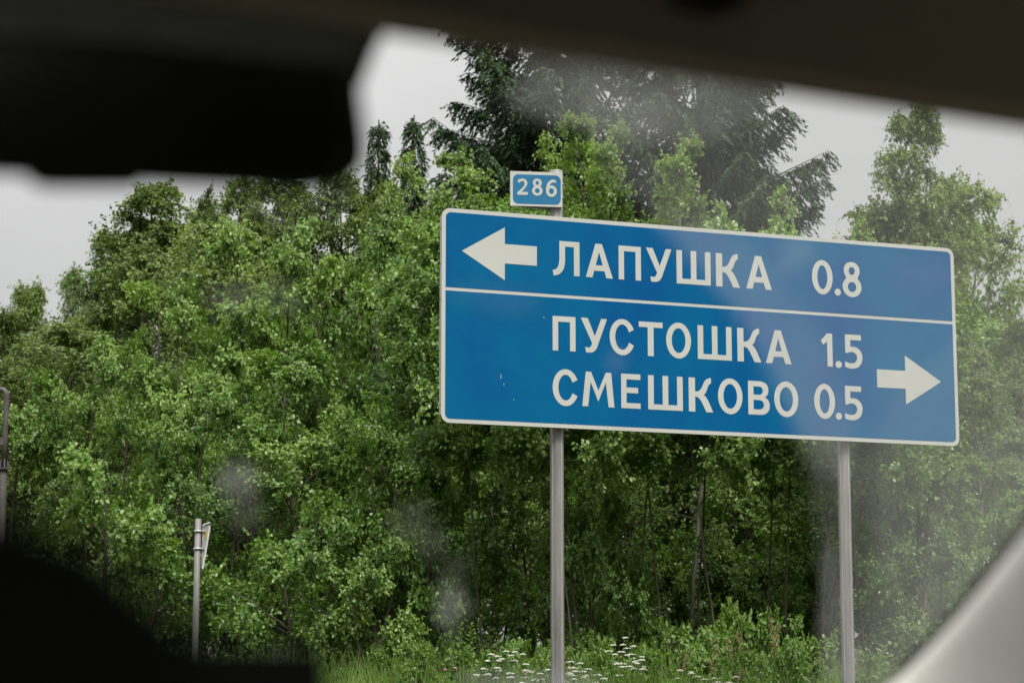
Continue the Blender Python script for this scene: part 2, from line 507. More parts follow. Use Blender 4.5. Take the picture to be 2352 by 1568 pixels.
# ------------------------------------------------------------------ the big direction sign
SY = math.radians(20.4)
H = np.array([math.cos(SY), math.sin(SY), 0]); SN = np.array([math.sin(SY), -math.cos(SY), 0])
SO = np.array([-0.40016, 12.6, 0.0])
z0 = EYE[2]


def sframe(off=0.0):
    return (SO + UP * z0 + SN * off, H, UP, SN)


pl0 = SO + H * .70 - SN * .082; pr0 = SO + H * 2.565 - SN * .082
# keep the posts where the eye sees them although they stand behind the panel
pl0 = pl0 + H * .031; pr0 = pr0 + H * .012
gl0 = float(gz(pl0[0], pl0[1])); gr0 = float(gz(pr0[0], pr0[1]))
sign = thing('direction_sign', 'large blue direction sign with white Cyrillic village names and two arrows on grey posts', 'road sign', (pl0[0], pl0[1], gl0))
X0, X1, ZB, ZT = .004, 3.331, 1.596, 2.821
Shape().add(*prism(rrect(X0, ZB, X1, ZT, .05, 8), sframe(0), .004)).build('panel', M['white'], sign)
# folded edge and stiffeners behind
fl = Shape()
e = [(X0 + .002, ZB + .045, X0 + .006, ZT - .045), (X1 - .006, ZB + .045, X1 - .002, ZT - .045), (X0 + .05, ZB + .002, X1 - .05, ZB + .006), (X0 + .05, ZT - .006, X1 - .05, ZT - .002)]
for (a, b, c_, d_) in e:
    o = Shape().add(*prism([(a, b), (c_, b), (c_, d_), (a, d_)], sframe(-.004), .036)).build('edge_flange', M['white'], sign)
for zz in (1.85, 2.22, 2.58):
    Shape().add(*prism([(.05, zz - .03), (X1 - .05, zz - .03), (X1 - .05, zz + .03), (.05, zz + .03)], sframe(-.005), .03)).build('stiffener', M['alu'], sign)
BW = .0235
Shape().add(*prism(rrect(X0 + BW, 2.3655, X1 - BW, ZT - BW, .0001, 1)[:0] or
                   [(X0 + BW, 2.365), (X1 - BW, 2.365)] + rrect(X0 + BW, 2.3, X1 - BW, ZT - BW, .03, 8)[9:27], sframe(.0012), .001)).build('blue_field', M['blue'], sign)
Shape().add(*prism(rrect(X0 + BW, ZB + BW, X1 - BW, 2.5, .03, 8)[0:9] + [(X1 - BW, 2.346), (X0 + BW, 2.346)] + rrect(X0 + BW, ZB + BW, X1 - BW, 2.5, .03, 8)[27:36], sframe(.0012), .001)).build('blue_field', M['blue'], sign)
FR2 = sframe(.0026)
Shape().add(*prism([(.123, 2.579), (.382, 2.426), (.382, 2.523), (.578, 2.523), (.578, 2.636), (.382, 2.636), (.382, 2.733)], FR2, .0012)).build('arrow', M['white'], sign)
Shape().add(*prism([(2.772, 2.040), (2.772, 1.930), (2.967, 1.930), (2.967, 1.835), (3.214, 1.985), (2.967, 2.134), (2.967, 2.040)], FR2, .0012)).build('arrow', M['white'], sign)


def ell(cx, cz, rx, rz, n=40, a0=0, a1=360):
    full = abs(a1 - a0) >= 360
    k = n if full else n + 1
    return [(cx + rx * math.cos(math.radians(a0 + (a1 - a0) * i / n)), cz + rz * math.sin(math.radians(a0 + (a1 - a0) * i / n))) for i in range(k)]


def sm(pts, n=2):
    """round the corners of a drawn curve a little"""
    for _ in range(n):
        q = []
        for i in range(len(pts)):
            a, b = pts[i], pts[(i + 1) % len(pts)]
            q += [(.75 * a[0] + .25 * b[0], .75 * a[1] + .25 * b[1]), (.25 * a[0] + .75 * b[0], .25 * a[1] + .75 * b[1])]
        pts = q
    return pts


LET = {
    'Л': ([(42, 200), (167, 200), (167, 0), (132, 0), (132, 168), (77, 168), (77, 90), (75, 66), (70, 42), (58, 20), (42, 6), (24, -2), (6, -5), (0, 27), (14, 30), (26, 38), (35, 53), (40, 75), (42, 100)], []),
    'А': ([(0, 0), (41, 0), (52, 40), (116, 40), (128, 0), (169, 0), (101, 200), (61, 200)], [[(62, 73), (106, 73), (83, 152)]]),
    'П': ([(0, 0), (34, 0), (34, 168), (107, 168), (107, 0), (141, 0), (141, 200), (0, 200)], []),
    'У': ([(0, 200), (43, 200), (87, 96), (127, 200), (163, 200), (108, 52), (99, 28), (86, 10), (70, 1), (54, -1), (32, 0), (26, 31), (40, 28), (54, 29), (63, 37), (70, 54)], []),
    'Ш': ([(0, 0), (220, 0), (220, 200), (184, 200), (184, 31), (128, 31), (128, 200), (92, 200), (92, 31), (36, 31), (36, 200), (0, 200)], []),
    'К': ([(0, 0), (41, 0), (41, 89), (54, 87), (66, 80), (76, 68), (88, 48), (112, 0), (156, 0), (128, 62), (116, 82), (106, 94), (96, 101), (108, 112), (116, 128), (122, 146), (129, 160), (136, 167), (144, 170),
           (144, 202), (128, 200), (112, 192), (100, 178), (91, 158), (82, 140), (70, 126), (56, 120), (41, 119), (41, 200), (0, 200)], []),
    'С': (ell(80, 101, 80, 106, 44, 26, 334) + ell(80, 101, 45, 74, 40, 336, 24), []),
    'О': (ell(79.5, 101, 79.5, 106, 48), [ell(79.5, 101, 44, 73, 44)]),
    'Т': ([(56, 0), (93, 0), (93, 168), (151, 168), (151, 200), (0, 200), (0, 168), (56, 168)], []),
    'М': ([(0, 0), (36, 0), (52, 142), (99, 30), (146, 142), (163, 0), (199, 0), (180, 200), (147, 200), (100, 94), (55, 200), (22, 200)], []),
    'Е': ([(0, 0), (121, 0), (121, 31), (33, 31), (33, 89), (106, 89), (106, 121), (33, 121), (33, 168), (121, 168), (121, 200), (0, 200)], []),
    'В': ([(0, 0), (78, 0), (98, 2), (116, 9), (129, 20), (138, 36), (141, 56), (138, 76), (131, 90), (120, 100), (109, 106), (121, 114), (130, 127), (134, 144), (132, 164), (125, 180), (112, 191), (94, 198), (78, 200), (0, 200)],
          [[(35, 32), (74, 32), (88, 35), (98, 43), (103, 57), (101, 71), (93, 81), (80, 87), (35, 88)], [(35, 119), (72, 119), (85, 122), (94, 131), (97, 144), (94, 157), (85, 166), (72, 168), (35, 168)]]),
    '0': (ell(69.5, 101, 69.5, 105, 48), [ell(69.5, 101, 34, 73, 44)]),
    '.': (ell(21, 16, 21, 21, 24), []),
    '1': ([(43, 0), (78, 0), (78, 200), (41, 200), (28, 182), (14, 169), (0, 158), (15, 131), (30, 140), (43, 151)], []),
    '5': ([(3, 202), (112, 202), (112, 169), (38, 169), (38, 127), (58, 129), (78, 126), (97, 115), (111, 99), (118, 80), (119, 62), (115, 40), (105, 21), (90, 7), (70, -2), (50, -5), (28, -4), (0, 5), (0, 37), (18, 31), (36, 27),
           (54, 28), (70, 35), (80, 48), (83, 62), (80, 77), (72, 88), (60, 95), (44, 97), (28, 94), (16, 88), (3, 92)], []),
    '8': (None, None),
    '6': (None, None),
    '2': ([(0, 0), (70, 0), (73, 20), (31, 20), (40, 31), (56, 52), (66, 67), (69, 82), (66, 95), (58, 105), (46, 111), (33, 112), (18, 109), (6, 101), (0, 95), (14, 80), (22, 89), (32, 94), (41, 93), (48, 87), (50, 77), (47, 65), (38, 52), (22, 35), (0, 16)], []),
}


def eight(w, h):
    """figure eight of width w, height h with its waist"""
    top = ell(w / 2, h * .755, w * .425, h * .255, 30, -42, 222)
    bot = ell(w / 2, h * .285, w * .5, h * .295, 30, 128, 412)
    return top + bot[0:], [ell(w / 2, h * .745, w * .165, h * .115, 24), ell(w / 2, h * .282, w * .225, h * .145, 24)]


LET['8'] = eight(128, 212)


def write(ch, x, zb, fr, k=1.0, parent=None, m=None):
    out, holes = LET[ch]
    f = lambda l: [(x + a * .001 * k, zb + b * .001 * k) for a, b in l]
    out = f(out)
    a = sum(out[i][0] * out[(i + 1) % len(out)][1] - out[(i + 1) % len(out)][0] * out[i][1] for i in range(len(out)))
    if a < 0: out = out[::-1]
    return Shape().add(*prism(out, fr, .0012, [f(h) for h in holes])).build('digit' if ch in '0123456789' else ('decimal_point' if ch == '.' else 'letter'), m, parent)


R1 = [('Л', .675), ('А', .881), ('П', 1.087), ('У', 1.261), ('Ш', 1.456), ('К', 1.711), ('А', 1.908), ('0', 2.347), ('.', 2.498), ('8', 2.553)]
R2 = [('П', .674), ('У', .848), ('С', 1.027), ('Т', 1.211), ('О', 1.384), ('Ш', 1.586), ('К', 1.843), ('А', 2.029), ('1', 2.396), ('.', 2.493), ('5', 2.557)]
R3 = [('С', .673), ('М', .855), ('Е', 1.097), ('Ш', 1.266), ('К', 1.524), ('О', 1.712), ('В', 1.908), ('О', 2.079), ('0', 2.344), ('.', 2.486), ('5', 2.549)]
for row, zb in ((R1, 2.479), (R2, 2.039), (R3, 1.727)):
    for ch, x in row:
        write(ch, x, zb - (.006 if ch == '8' else 0), FR2, 1.0, sign, M['white'])
# rivets along the folded left edge, scratches on the face
for zz in np.linspace(ZB + .1, ZT - .12, 6):
    p = SO + UP * (z0 + zz) + H * (X0 + .0015) - SN * .022
    Shape().add(*tube([p, p - H * .003], .004, 6)).build('rivet', M['galv'], sign)
for px_ in ([(.358, 1.86), (.3615, 1.86), (.3605, 1.885), (.359, 1.892)], [(.374, 1.825), (.380, 1.826), (.379, 1.831), (.375, 1.830)], [(.435, 1.742), (.440, 1.743), (.439, 1.747), (.436, 1.747)], [(.618, 2.222), (.624, 2.222), (.623, 2.228), (.619, 2.227)]):
    Shape().add(*prism(px_, sframe(.0019), .0006)).build('chipped_spot', M['white'], sign)


def post(p, zb, ztop, parent, rr=.0385):
    """round steel post with a raised seam down its front"""
    ob = Shape().add(*tube([p + UP * zb, p + UP * (zb + .4), p + UP * (ztop - .3), p + UP * ztop], rr, 20)).build('post', M['galv'], parent, smooth=False)
    for pg in ob.data.polygons: pg.use_smooth = len(pg.vertices) == 4
    a = math.radians(-72)
    for a, w in ((math.radians(-70), .0022), (math.radians(-152), .0016)):
        q = p + rr * (H * math.cos(a) + SN * -math.sin(a))
        Shape().add(*tube([q + UP * (zb + .02), q + UP * (ztop - .004)], w, 6)).build('seam', M['alu'], ob)
    return ob


post(pl0, gl0 - .15, z0 + 3.112, sign)
post(pr0, gr0 - .15, z0 + 2.853, sign)
for p in (pl0, pr0):
    for zz in (1.85, 2.22, 2.58):
        c0 = p + UP * (z0 + zz)
        ring = [c0 + .041 * (H * math.cos(a) + SN * math.sin(a)) for a in np.linspace(0, 2 * PI, 17)]
        Shape().add(*tube(ring, .006, 6)).build('clamp', M['alu'], sign)

# ------------------------------------------------------------------ kilometre marker on the left post
KY = math.radians(8.0)
KH = np.array([math.cos(KY), math.sin(KY), 0]); KN = np.array([math.sin(KY), -math.cos(KY), 0])
kd = 13.13
kbl = at(1172.0, 472.3, kd)
km = thing('kilometre_marker', 'small blue plate reading 286 fixed at the top of the left post', 'sign', (pl0 + UP * (z0 + 2.87)).tolist())
kf = lambda off: (kbl + KN * off, KH, UP, KN)
KW, KHT = .3047, .2047
Shape().add(*prism([(0, 0), (KW, 0), (KW, KHT), (0, KHT)], kf(0), .002)).build('plate', M['white'], km, bevel=.0008, seg=1)
Shape().add(*prism(rrect(.0155, .013, KW - .0095, KHT - .018, .032, 8), kf(.0009), .0008)).build('blue_field', M['light_blue'], km)
# wedge-shaped back of the marker: top and bottom plates and the second face
kb = [kbl - KN * .003 + KH * .002, kbl - KN * .003 + KH * (KW - .002), kbl - KN * .105 + KH * (KW + .005)]
for nm, zz in (('bottom_plate', .001), ('top_plate', KHT - .004)):
    V = np.array([q + UP * zz for q in kb] + [q + UP * (zz + .003) for q in kb])
    Shape().add(V, [(2, 1, 0), (3, 4, 5), (0, 1, 4, 3), (1, 2, 5, 4), (2, 0, 3, 5)]).build(nm, M['galv'], km)
V = []
for q in (kb[0] - KH * .003, kb[2]):
    for dq in (0, .002):
        for zz in (-.001, KHT + .001):
            V.append(q - KN * dq + UP * zz)
Shape().add(V, [(0, 1, 5, 4), (2, 6, 7, 3), (0, 2, 3, 1), (4, 5, 7, 6), (0, 4, 6, 2), (1, 3, 7, 5)]).build('rear_plate', M['white'], km)
LET['8'] = eight(71, 113)
LET['6'] = ([(0, 46)] + [(70 * .5 + 35 * math.cos(math.radians(t)), 36 + 38 * math.sin(math.radians(t))) for t in range(190, 511, 10)][0:0] +
            ell(35, 36, 35, 38, 34, 180, 470)[1:] and
            [(0, 44)] + ell(35.5, 36, 35.5, 38, 32, 190, 478) + [(24, 73), (29, 82), (37, 90), (47, 94), (57, 93), (65, 88), (64, 104), (66, 106), (58, 111), (46, 113), (31, 109), (17, 98), (7, 82), (2, 64)],
            [ell(35.5, 36, 16, 19, 26)])
write('2', .0405, .0655, kf(.0021), .86, km, M['white'])
write('8', .1265, .064, kf(.0021), .88, km, M['white'])
write('6', .2085, .060, kf(.0021), .90, km, M['white'])
for zz in (.07, .145):
    c0 = pl0 + UP * (kbl[2] + zz)
    Shape().add(*tube([c0 + .041 * (H * math.cos(a) + SN * math.sin(a)) for a in np.linspace(0, 2 * PI, 17)], .0055, 6)).build('clamp', M['alu'], km)
    q = c0 + H * .036 + SN * .03
    Shape().add(*tube([q, q + H * .02], .0026, 6)).build('bolt', M['dark_bolt'], km)
q = kbl + KH * .115 + UP * KHT - KN * .006
Shape().add(*tube([q, q + UP * .007], .005, 6)).build('bolt', M['galv'], km)

# ------------------------------------------------------------------ the give-way sign seen from its edge
gd = 17.2
gt = at(455.5, 1191, gd)
gb = gz(gt[0], gt[1])
gw = thing('give_way_sign', 'grey post with small triangular sign seen nearly edge-on in front of the bushes', 'road sign', (gt[0], gt[1], float(gb)))
lean = np.array([-.0, 0, 0])
ptop = gt; pbot = np.array([gt[0] - .006, gt[1], float(gb) - .1])
pp_ = Shape().add(*tube([pbot, (pbot + ptop) / 2, ptop], .0235, 18)).build('post', M['galv_dark'], gw)
for pg in pp_.data.polygons: pg.use_smooth = len(pg.vertices) == 4
ga = math.radians(75)                                   # the plate is turned almost away
GR = np.array([math.cos(ga), math.sin(ga), 0]); GN = np.array([math.sin(ga), -math.cos(ga), 0])
gc = ptop + np.array([.032, .019, -.010])
fr = (gc, GR, UP, GN)


def tri(w, h, r_, dz=0.0, dx=0.0):
    cs = [(0 + dx, -h + dz), (w + dx, dz), (-w * .02 + dx, dz)]
    return sm([(0 + dx, -h + dz), (w * .5 + dx, -h * .5 + dz), (w + dx, dz - h * .06), (w + dx, dz), (w * .93 + dx, dz), (dx, dz - h * .06)], 2)


tp = [(a * .86, b * .86) for a, b in [(.0, -.415), (.010, -.425), (.022, -.41), (.155, -.045), (.158, -.018), (.150, -.006), (.02, -.035), (.0, -.05)]]
Shape().add(*prism(tp[::1], fr, .003)).build('plate', M['alu'], gw)
Shape().add(*tube([gc + GR * a * .86 + UP * b * .86 + GN * .003 for a, b in ((.0, -.05), (.02, -.036), (.150, -.006), (.158, -.018), (.155, -.045), (.022, -.41), (.008, -.427))], .0055, 6)).build('rim', M['alu'], gw)
Shape().add(*prism([(.045, -.133), (.081, -.131), (.081, -.076), (.045, -.078)], (gc + GN * .002, GR, UP, GN), .001)).build('sticker', M['yellow'], gw)
for zz in (.093, .225):
    c0 = ptop - UP * zz
    Shape().add(*tube([c0 + .0265 * np.array([math.cos(a), math.sin(a), 0]) for a in np.linspace(0, 2 * PI, 17)], .008, 6)).build('clamp', M['alu'], gw)
    q = c0 + np.array([.03, 0, 0])
    Shape().add(*tube([q, q + GR * .06], .006, 6)).build('bracket', M['alu'], gw)
# ------------------------------------------------------------------ bent pipe at the left edge
vd = 17.5
vb = at(2, 1200, vd)
vg = float(gz(vb[0], vb[1]))
vp = thing('vent_pipe', 'grey bent pipe on thicker flanged post at the left edge of the picture', 'pipe', (vb[0], vb[1], vg))
ftop = at(2, 1076, vd)[2]
cx_ = at(4.5, 1076, vd)[0]
Shape().add(*tube([(cx_ - .006, vb[1], vg - .1), (cx_ - .006, vb[1], ftop)], .033, 16)).build('lower_pipe', M['vent'], vp, smooth=True)
Shape().add(*tube([(cx_ - .004, vb[1], ftop), (cx_ - .004, vb[1], ftop + .012)], .052, 16)).build('flange', M['vent'], vp)
z1_ = at(4, 902, vd)[2]
path = [(cx_, vb[1], ftop + .012), (cx_, vb[1], (ftop + z1_) / 2), (cx_, vb[1], z1_)] + [(cx_ - .05 + .05 * math.cos(a), vb[1], z1_ + .05 * math.sin(a)) for a in np.linspace(.2, PI / 2, 6)] + [(cx_ - .16, vb[1], z1_ + .05)]
Shape().add(*tube(path, .0215, 14)).build('upper_pipe', M['vent'], vp, smooth=True)
for a in (0, PI / 2, PI, 3 * PI / 2):
    dx_ = np.array([math.cos(a + .3), math.sin(a + .3), 0])
    b0 = np.array([cx_, vb[1], ftop + .012])
    tn = np.cross(dx_, UP) * .003
    V = [b0 + dx_ * .02 + tn, b0 + dx_ * .056 + tn, b0 + dx_ * .02 + UP * .07 + tn, b0 + dx_ * .02 - tn, b0 + dx_ * .056 - tn, b0 + dx_ * .02 + UP * .07 - tn]
    Shape().add(V, [(0, 1, 2), (5, 4, 3), (0, 3, 4, 1), (1, 4, 5, 2), (2, 5, 3, 0)]).build('gusset', M['vent'], vp)
q = np.array([cx_ - .022, vb[1] - .012, at(2, 1010, vd)[2]])
Shape().add(*tube([q - UP * .03, q + UP * .03], .016, 10)).build('fitting', M['vent'], vp)


# ------------------------------------------------------------------ trees and bushes
def unit(a):
    return a / (np.linalg.norm(a, axis=-1, keepdims=True) + 1e-9)


def leaf_mesh(name, P, D, N, L, W, T, m, shape='oval'):
    """one mesh of many leaves; each is a folded blade with its own tint"""
    n = len(P)
    D = unit(D); N = unit(N - (N * D).sum(1, keepdims=True) * D); S = np.cross(D, N)
    L = L[:, None]; W = W[:, None]
    if shape == 'oval':
        b = P
        tip = P + D * L - N * L * .10
        a1 = P + D * L * .32 + S * W * .46 + N * W * .16
        a2 = P + D * L * .72 + S * W * .40 + N * W * .10
        c1 = P + D * L * .32 - S * W * .46 + N * W * .16
        c2 = P + D * L * .72 - S * W * .40 + N * W * .10
        V = np.stack([b, a1, a2, tip, c2, c1], 1).reshape(-1, 3)
        k = 6
        base = np.arange(n)[:, None] * k
        F = np.concatenate([base + np.array([0, 3, 2, 1]), base + np.array([0, 5, 4, 3])], 1).reshape(-1)
        fs, nf = 4, 2 * n
    else:                                    # narrow diamond
        b = P
        tip = P + D * L
        a1 = P + D * L * .45 + S * W * .5 + N * W * .12
        c1 = P + D * L * .45 - S * W * .5 + N * W * .12
        V = np.stack([b, a1, tip, c1], 1).reshape(-1, 3)
        k = 4
        base = np.arange(n)[:, None] * k
        F = np.concatenate([base + np.array([0, 2, 1]), base + np.array([0, 3, 2])], 1).reshape(-1)
        fs, nf = 3, 2 * n
    me = bpy.data.meshes.new(name)
    me.vertices.add(len(V)); me.vertices.foreach_set('co', V.astype(np.float32).ravel())
    me.loops.add(len(F)); me.loops.foreach_set('vertex_index', F.astype(np.int32))
    me.polygons.add(nf)
    me.polygons.foreach_set('loop_start', np.arange(0, nf * fs, fs, dtype=np.int32))
    at_ = me.attributes.new('tint', 'FLOAT', 'POINT')
    at_.data.foreach_set('value', np.repeat(np.clip(T, 0, 1), k).astype(np.float32))
    me.update(calc_edges=True)
    me.validate()
    me.materials.append(m)
    return me


def curve(p, d, ln, n, bend, rng, wob=.08):
    """a limb: starts at p along d, bends towards bend"""
    pts = [p]; d = np.array(d, float)
    st = ln / (n - 1)
    for i in range(n - 1):
        d = unit(d + np.asarray(bend) / (n - 1) + rng.normal(0, wob, 3))
        pts.append(pts[-1] + d * st)
    return np.array(pts)


def tube_mesh(name, tubes, m):
    s = Shape()
    for pts, r_, sd in tubes:
        s.add(*tube(pts, r_, sd, False))
    me = s.mesh(name, smooth=True); me.materials.append(m)
    return me


def broadleaf(seed, Ht, R, cb, nl, ns, nt, lpt, leaf, wid, lm, bm, env='oval', droop=.25, up=.5, stems=1, shape='oval', twl=.24, trunk_r=.05, spread=.25, face=.8, wob=.022):
    """trunk, branches and foliage of one broadleaf tree or bush, all about its own base"""
    rng = np.random.default_rng(seed)
    trunks, limbs, tw = [], [], []
    E = {'oval': lambda t: math.sin(PI * min(1, max(0.05, .14 + .82 * t))) ** .75, 'cone': lambda t: (1 - t) ** .58 * .98 + .02, 'spire': lambda t: (1 - t) ** .66 * .98 + .02, 'col': lambda t: min(1, (1.04 - t) * 2.6) ** .6}[env]
    for si in range(stems):
        az = rng.uniform(0, 2 * PI)
        ln = 1.0 if si == 0 else rng.uniform(.66, .95)
        tilt = 0.03 if stems == 1 else rng.uniform(.05, spread)
        b0 = np.array([math.cos(az), math.sin(az), 0]) * (0 if stems == 1 else .12)
        tr = curve(b0, (math.cos(az) * tilt, math.sin(az) * tilt, 1), Ht * ln, 12, (0, 0, .15), rng, .05 if stems > 1 else wob)
        rr = np.linspace(trunk_r * ln, .006, 12)
        trunks.append((tr, rr, 8))
        for i in range(max(3, int(nl / stems))):
            t = cb + (1 - cb) * ((i + rng.uniform(.1, .9)) / max(3, int(nl / stems)))
            x = t * 11; k = min(10, int(x)); p = tr[k] + (tr[k + 1] - tr[k]) * (x - k)
            a = i * 2.399 + rng.normal(0, .35)
            tt = (t - cb) / (1 - cb)
            ln2 = max(.10, R * E(tt) * rng.uniform(.6, 1.12))
            el = up * rng.uniform(.4, 1.3) + (.7 if env not in ('cone', 'spire') else .2) * tt ** 2
            d = np.array([math.cos(a) * math.cos(el), math.sin(a) * math.cos(el), math.sin(el)])
            lb = curve(p, d, ln2, 6, (0, 0, .25 - droop), rng, .1)
            limbs.append((lb, np.linspace(max(.006, rr[k] * .42), .004, 6), 5))
            ct = rng.normal(.5, .13)
            for j in range(ns + 1):
                if j == ns:
                    q, sd, sl = lb[-2], unit(lb[-1] - lb[-2]), .12 + .25 * ln2
                else:
                    s_ = rng.uniform(.38, 1.0); x = s_ * 5; k2 = min(4, int(x))
                    q = lb[k2] + (lb[k2 + 1] - lb[k2]) * (x - k2)
                    dd = unit(lb[k2 + 1] - lb[k2])
                    side = unit(np.cross(dd, UP)) * (1 if j % 2 else -1)
                    sd = unit(dd * .6 + side * rng.uniform(.4, 1.1) + UP * rng.normal(.12, .32))
                    sl = (.36 * ln2 * (1.15 - s_ * .6) + .12) * rng.uniform(.6, 1.2)
                sb = curve(q, sd, sl, 4, (0, 0, -droop * .8), rng, .12)
                limbs.append((sb, np.linspace(.005, .002, 4), 3))
                u_ = rng.uniform(.15, 1, nt) * 3
                k3 = np.minimum(2, u_.astype(int))
                p0 = sb[k3] + (sb[k3 + 1] - sb[k3]) * (u_ - k3)[:, None]
                d0 = unit(unit(sb[k3 + 1] - sb[k3]) * .7 + rng.normal(0, .55, (nt, 3)) - UP * droop * .5)
                l0 = twl * rng.uniform(.6, 1.3, nt) * (1 - .45 * tt ** 3)
                tw.append(np.concatenate([p0, p0 + d0 * l0[:, None], np.full((nt, 1), ct + rng.normal(0, .07)), np.full((nt, 1), tt)], 1))
    tw = np.concatenate(tw)
    n = len(tw) * lpt
    w = np.repeat(tw, lpt, 0)
    t = rng.uniform(0.05, 1.05, n)[:, None]
    dirv = unit(w[:, 3:6] - w[:, :3])
    P = w[:, :3] + (w[:, 3:6] - w[:, :3]) * t + rng.normal(0, .012, (n, 3))
    P[:, 2] -= droop * .25 * twl * t[:, 0] ** 2
    D = dirv * .55 + unit(rng.normal(0, 1, (n, 3))) * .9 - UP * (.1 + droop * .9)
    N = UP[None] * 1.0 + rng.normal(0, .55, (n, 3)) + unit(P * [1, 1, 0]) * face
    sz = rng.uniform(.65, 1.2, n)
    T = w[:, 6] + rng.normal(0, .12, n) + .16 * (t[:, 0] - .5)
    ok = P[:, 2] > .12
    me_f = leaf_mesh('foliage', P[ok], D[ok], N[ok], (leaf * sz)[ok], (wid * sz)[ok], T[ok], lm, shape)
    Ht = float(np.percentile(P[:, 2], 99.6)); R = float(np.percentile(np.hypot(P[:, 0], P[:, 1]), 93))
    return (tube_mesh('trunk', trunks, bm), tube_mesh('branches', limbs, M['bark']), me_f, Ht, R)


def spruce(seed, Ht, R, thin=1.0, gap=.34, zlow=.10):
    rng = np.random.default_rng(seed)
    tr = curve(np.zeros(3), (0, 0, 1), Ht, 12, (0, 0, .1), rng, .012)
    limbs, P, D, N, L, W, T = [], [], [], [], [], [], []
    z = Ht * zlow
    while z < Ht * .985:
        t = z / Ht
        nb = rng.integers(4, 7)
        a0 = rng.uniform(0, 6.28)
        for b in range(nb):
            ln = (R * (1 - t) ** .85 + .10) * rng.uniform(.62, 1.15)
            a = a0 + b * 2 * PI / nb + rng.normal(0, .2)
            el = -.30 + .95 * t + rng.normal(0, .12)
            d = (math.cos(a) * math.cos(el), math.sin(a) * math.cos(el), math.sin(el))
            x = t * 11; k = min(10, int(x)); p = tr[k] + (tr[k + 1] - tr[k]) * (x - k)
            lb = curve(p + UP * rng.normal(0, .06), d, ln, 7, (0, 0, .28), rng, .06)
            limbs.append((lb, np.linspace(.022 * (1 - t) + .006, .004, 7), 4))
            ct = rng.normal(.45, .16)
            m = max(5, int(ln / .05 * thin))
            for s_ in rng.uniform(.12, 1.0, m):
                x = s_ * 6; k = min(5, int(x)); q = lb[k] + (lb[k + 1] - lb[k]) * (x - k)
                dd = unit(lb[k + 1] - lb[k])
                side = unit(np.cross(dd, UP)) * rng.choice([-1, 1])
                sl = (.50 * ln * (1.12 - s_) ** .8 * .62 + .12) * rng.uniform(.6, 1.2)
                hang = rng.uniform(.35, 1.2)
                bd = unit(dd * .75 + side * rng.uniform(.2, 1.0) - UP * hang)
                ns = max(4, int(sl / .019))
                tt = np.linspace(.05, 1, ns)[:, None]
                pts = q + bd * sl * tt - UP * .22 * sl * tt ** 2
                P.append(pts)
                D.append(bd * .9 + unit(rng.normal(0, 1, (ns, 3))) * .5 - UP * .35)
                N.append(UP + rng.normal(0, .6, (ns, 3)))
                L.append(rng.uniform(.06, .105, ns)); W.append(rng.uniform(.022, .036, ns))
                T.append(ct + rng.normal(0, .12, ns) + .3 * (tt[:, 0] - .55) * (s_ > .7))
        z += gap * rng.uniform(.7, 1.3) * (1 - .45 * t)
    P, D, N, L, W, T = (np.concatenate(a) for a in (P, D, N, L, W, T))
    return (tube_mesh('trunk', [(tr, np.linspace(.17 * Ht / 14, .012, 12), 10)], M['spruce_bark']), tube_mesh('branches', limbs, M['spruce_bark']),
            leaf_mesh('needles', P, D, N, L, W, T, M['needle'], 'diamond'), Ht, R)


def plant_tree(kind, name, label, cat, u, vtop, d, group, hw=None, rot=0.0, wide=1.12):
    """set one tree so that its tip shows at picture height vtop; hw is the half width of its crown in picture pixels"""
    tm, bm, fm, Ht, R = kind
    p = at(u, vtop, d)
    g_ = float(gz(p[0], p[1]))
    hgt = p[2] - g_
    root = thing(name, label, cat, (p[0], p[1], g_), group)
    sz = hgt / Ht
    sx = sz if hw is None else (hw * wide * d / FPX) / R
    sx = min(max(sx, sz * .55), sz * 2.1)
    root.scale = (sx, sx, sz)
    root.rotation_euler = (0, 0, rot)
    for me, nm in ((tm, 'trunk'), (bm, 'branches'), (fm, 'needles' if fm.name.startswith('needles') else 'foliage')):
        o = bpy.data.objects.new(nm, me); col.objects.link(o); o.parent = root
        if nm in ('foliage', 'needles', 'branches'): o['kind'] = 'stuff'
    return root


A1 = broadleaf(1, 4.2, 1.3, .10, 26, 6, 12, 14, .045, .033, M['alder'], M['bark'], stems=3, droop=.25, up=.55, twl=.22)
A2 = broadleaf(2, 4.2, 1.3, .10, 25, 6, 12, 14, .049, .037, M['alder'], M['bark'], stems=4, droop=.30, up=.5, twl=.24)
A3 = broadleaf(3, 4.2, 1.3, .08, 24, 7, 12, 13, .046, .033, M['alder'], M['bark'], stems=3, droop=.2, up=.6, twl=.22)
A4 = broadleaf(4, 2.2, 1.05, .06, 18, 6, 10, 13, .051, .039, M['alder'], M['bark'], stems=3, droop=.22, up=.45, twl=.24, spread=.4)
B1 = broadleaf(11, 6.2, 1.25, .12, 60, 6, 9, 15, .041, .028, M['birch'], M['pale_bark'], env='col', droop=.75, up=.7, shape='diamond', twl=.30, trunk_r=.07)
B2 = broadleaf(12, 6.2, 1.20, .12, 60, 6, 9, 15, .041, .028, M['birch'], M['pale_bark'], env='oval', droop=.6, up=.8, shape='diamond', twl=.28, trunk_r=.07)
B3 = broadleaf(13, 6.2, 1.20, .12, 56, 6, 9, 15, .042, .029, M['birch'], M['bark'], env='cone', droop=.45, up=.6, shape='diamond', twl=.26, trunk_r=.07)
B4 = broadleaf(14, 6.2, 1.5, .10, 70, 6, 9, 14, .042, .029, M['birch'], M['bark'], env='spire', droop=.55, up=.6, shape='diamond', twl=.26, trunk_r=.07)
Y1 = broadleaf(21, 5.6, 1.0, .15, 40, 6, 9, 12, .046, .037, M['aspen'], M['bark'], env='cone', droop=.2, up=.65, shape='diamond', twl=.26, trunk_r=.04, stems=2, spread=.16)
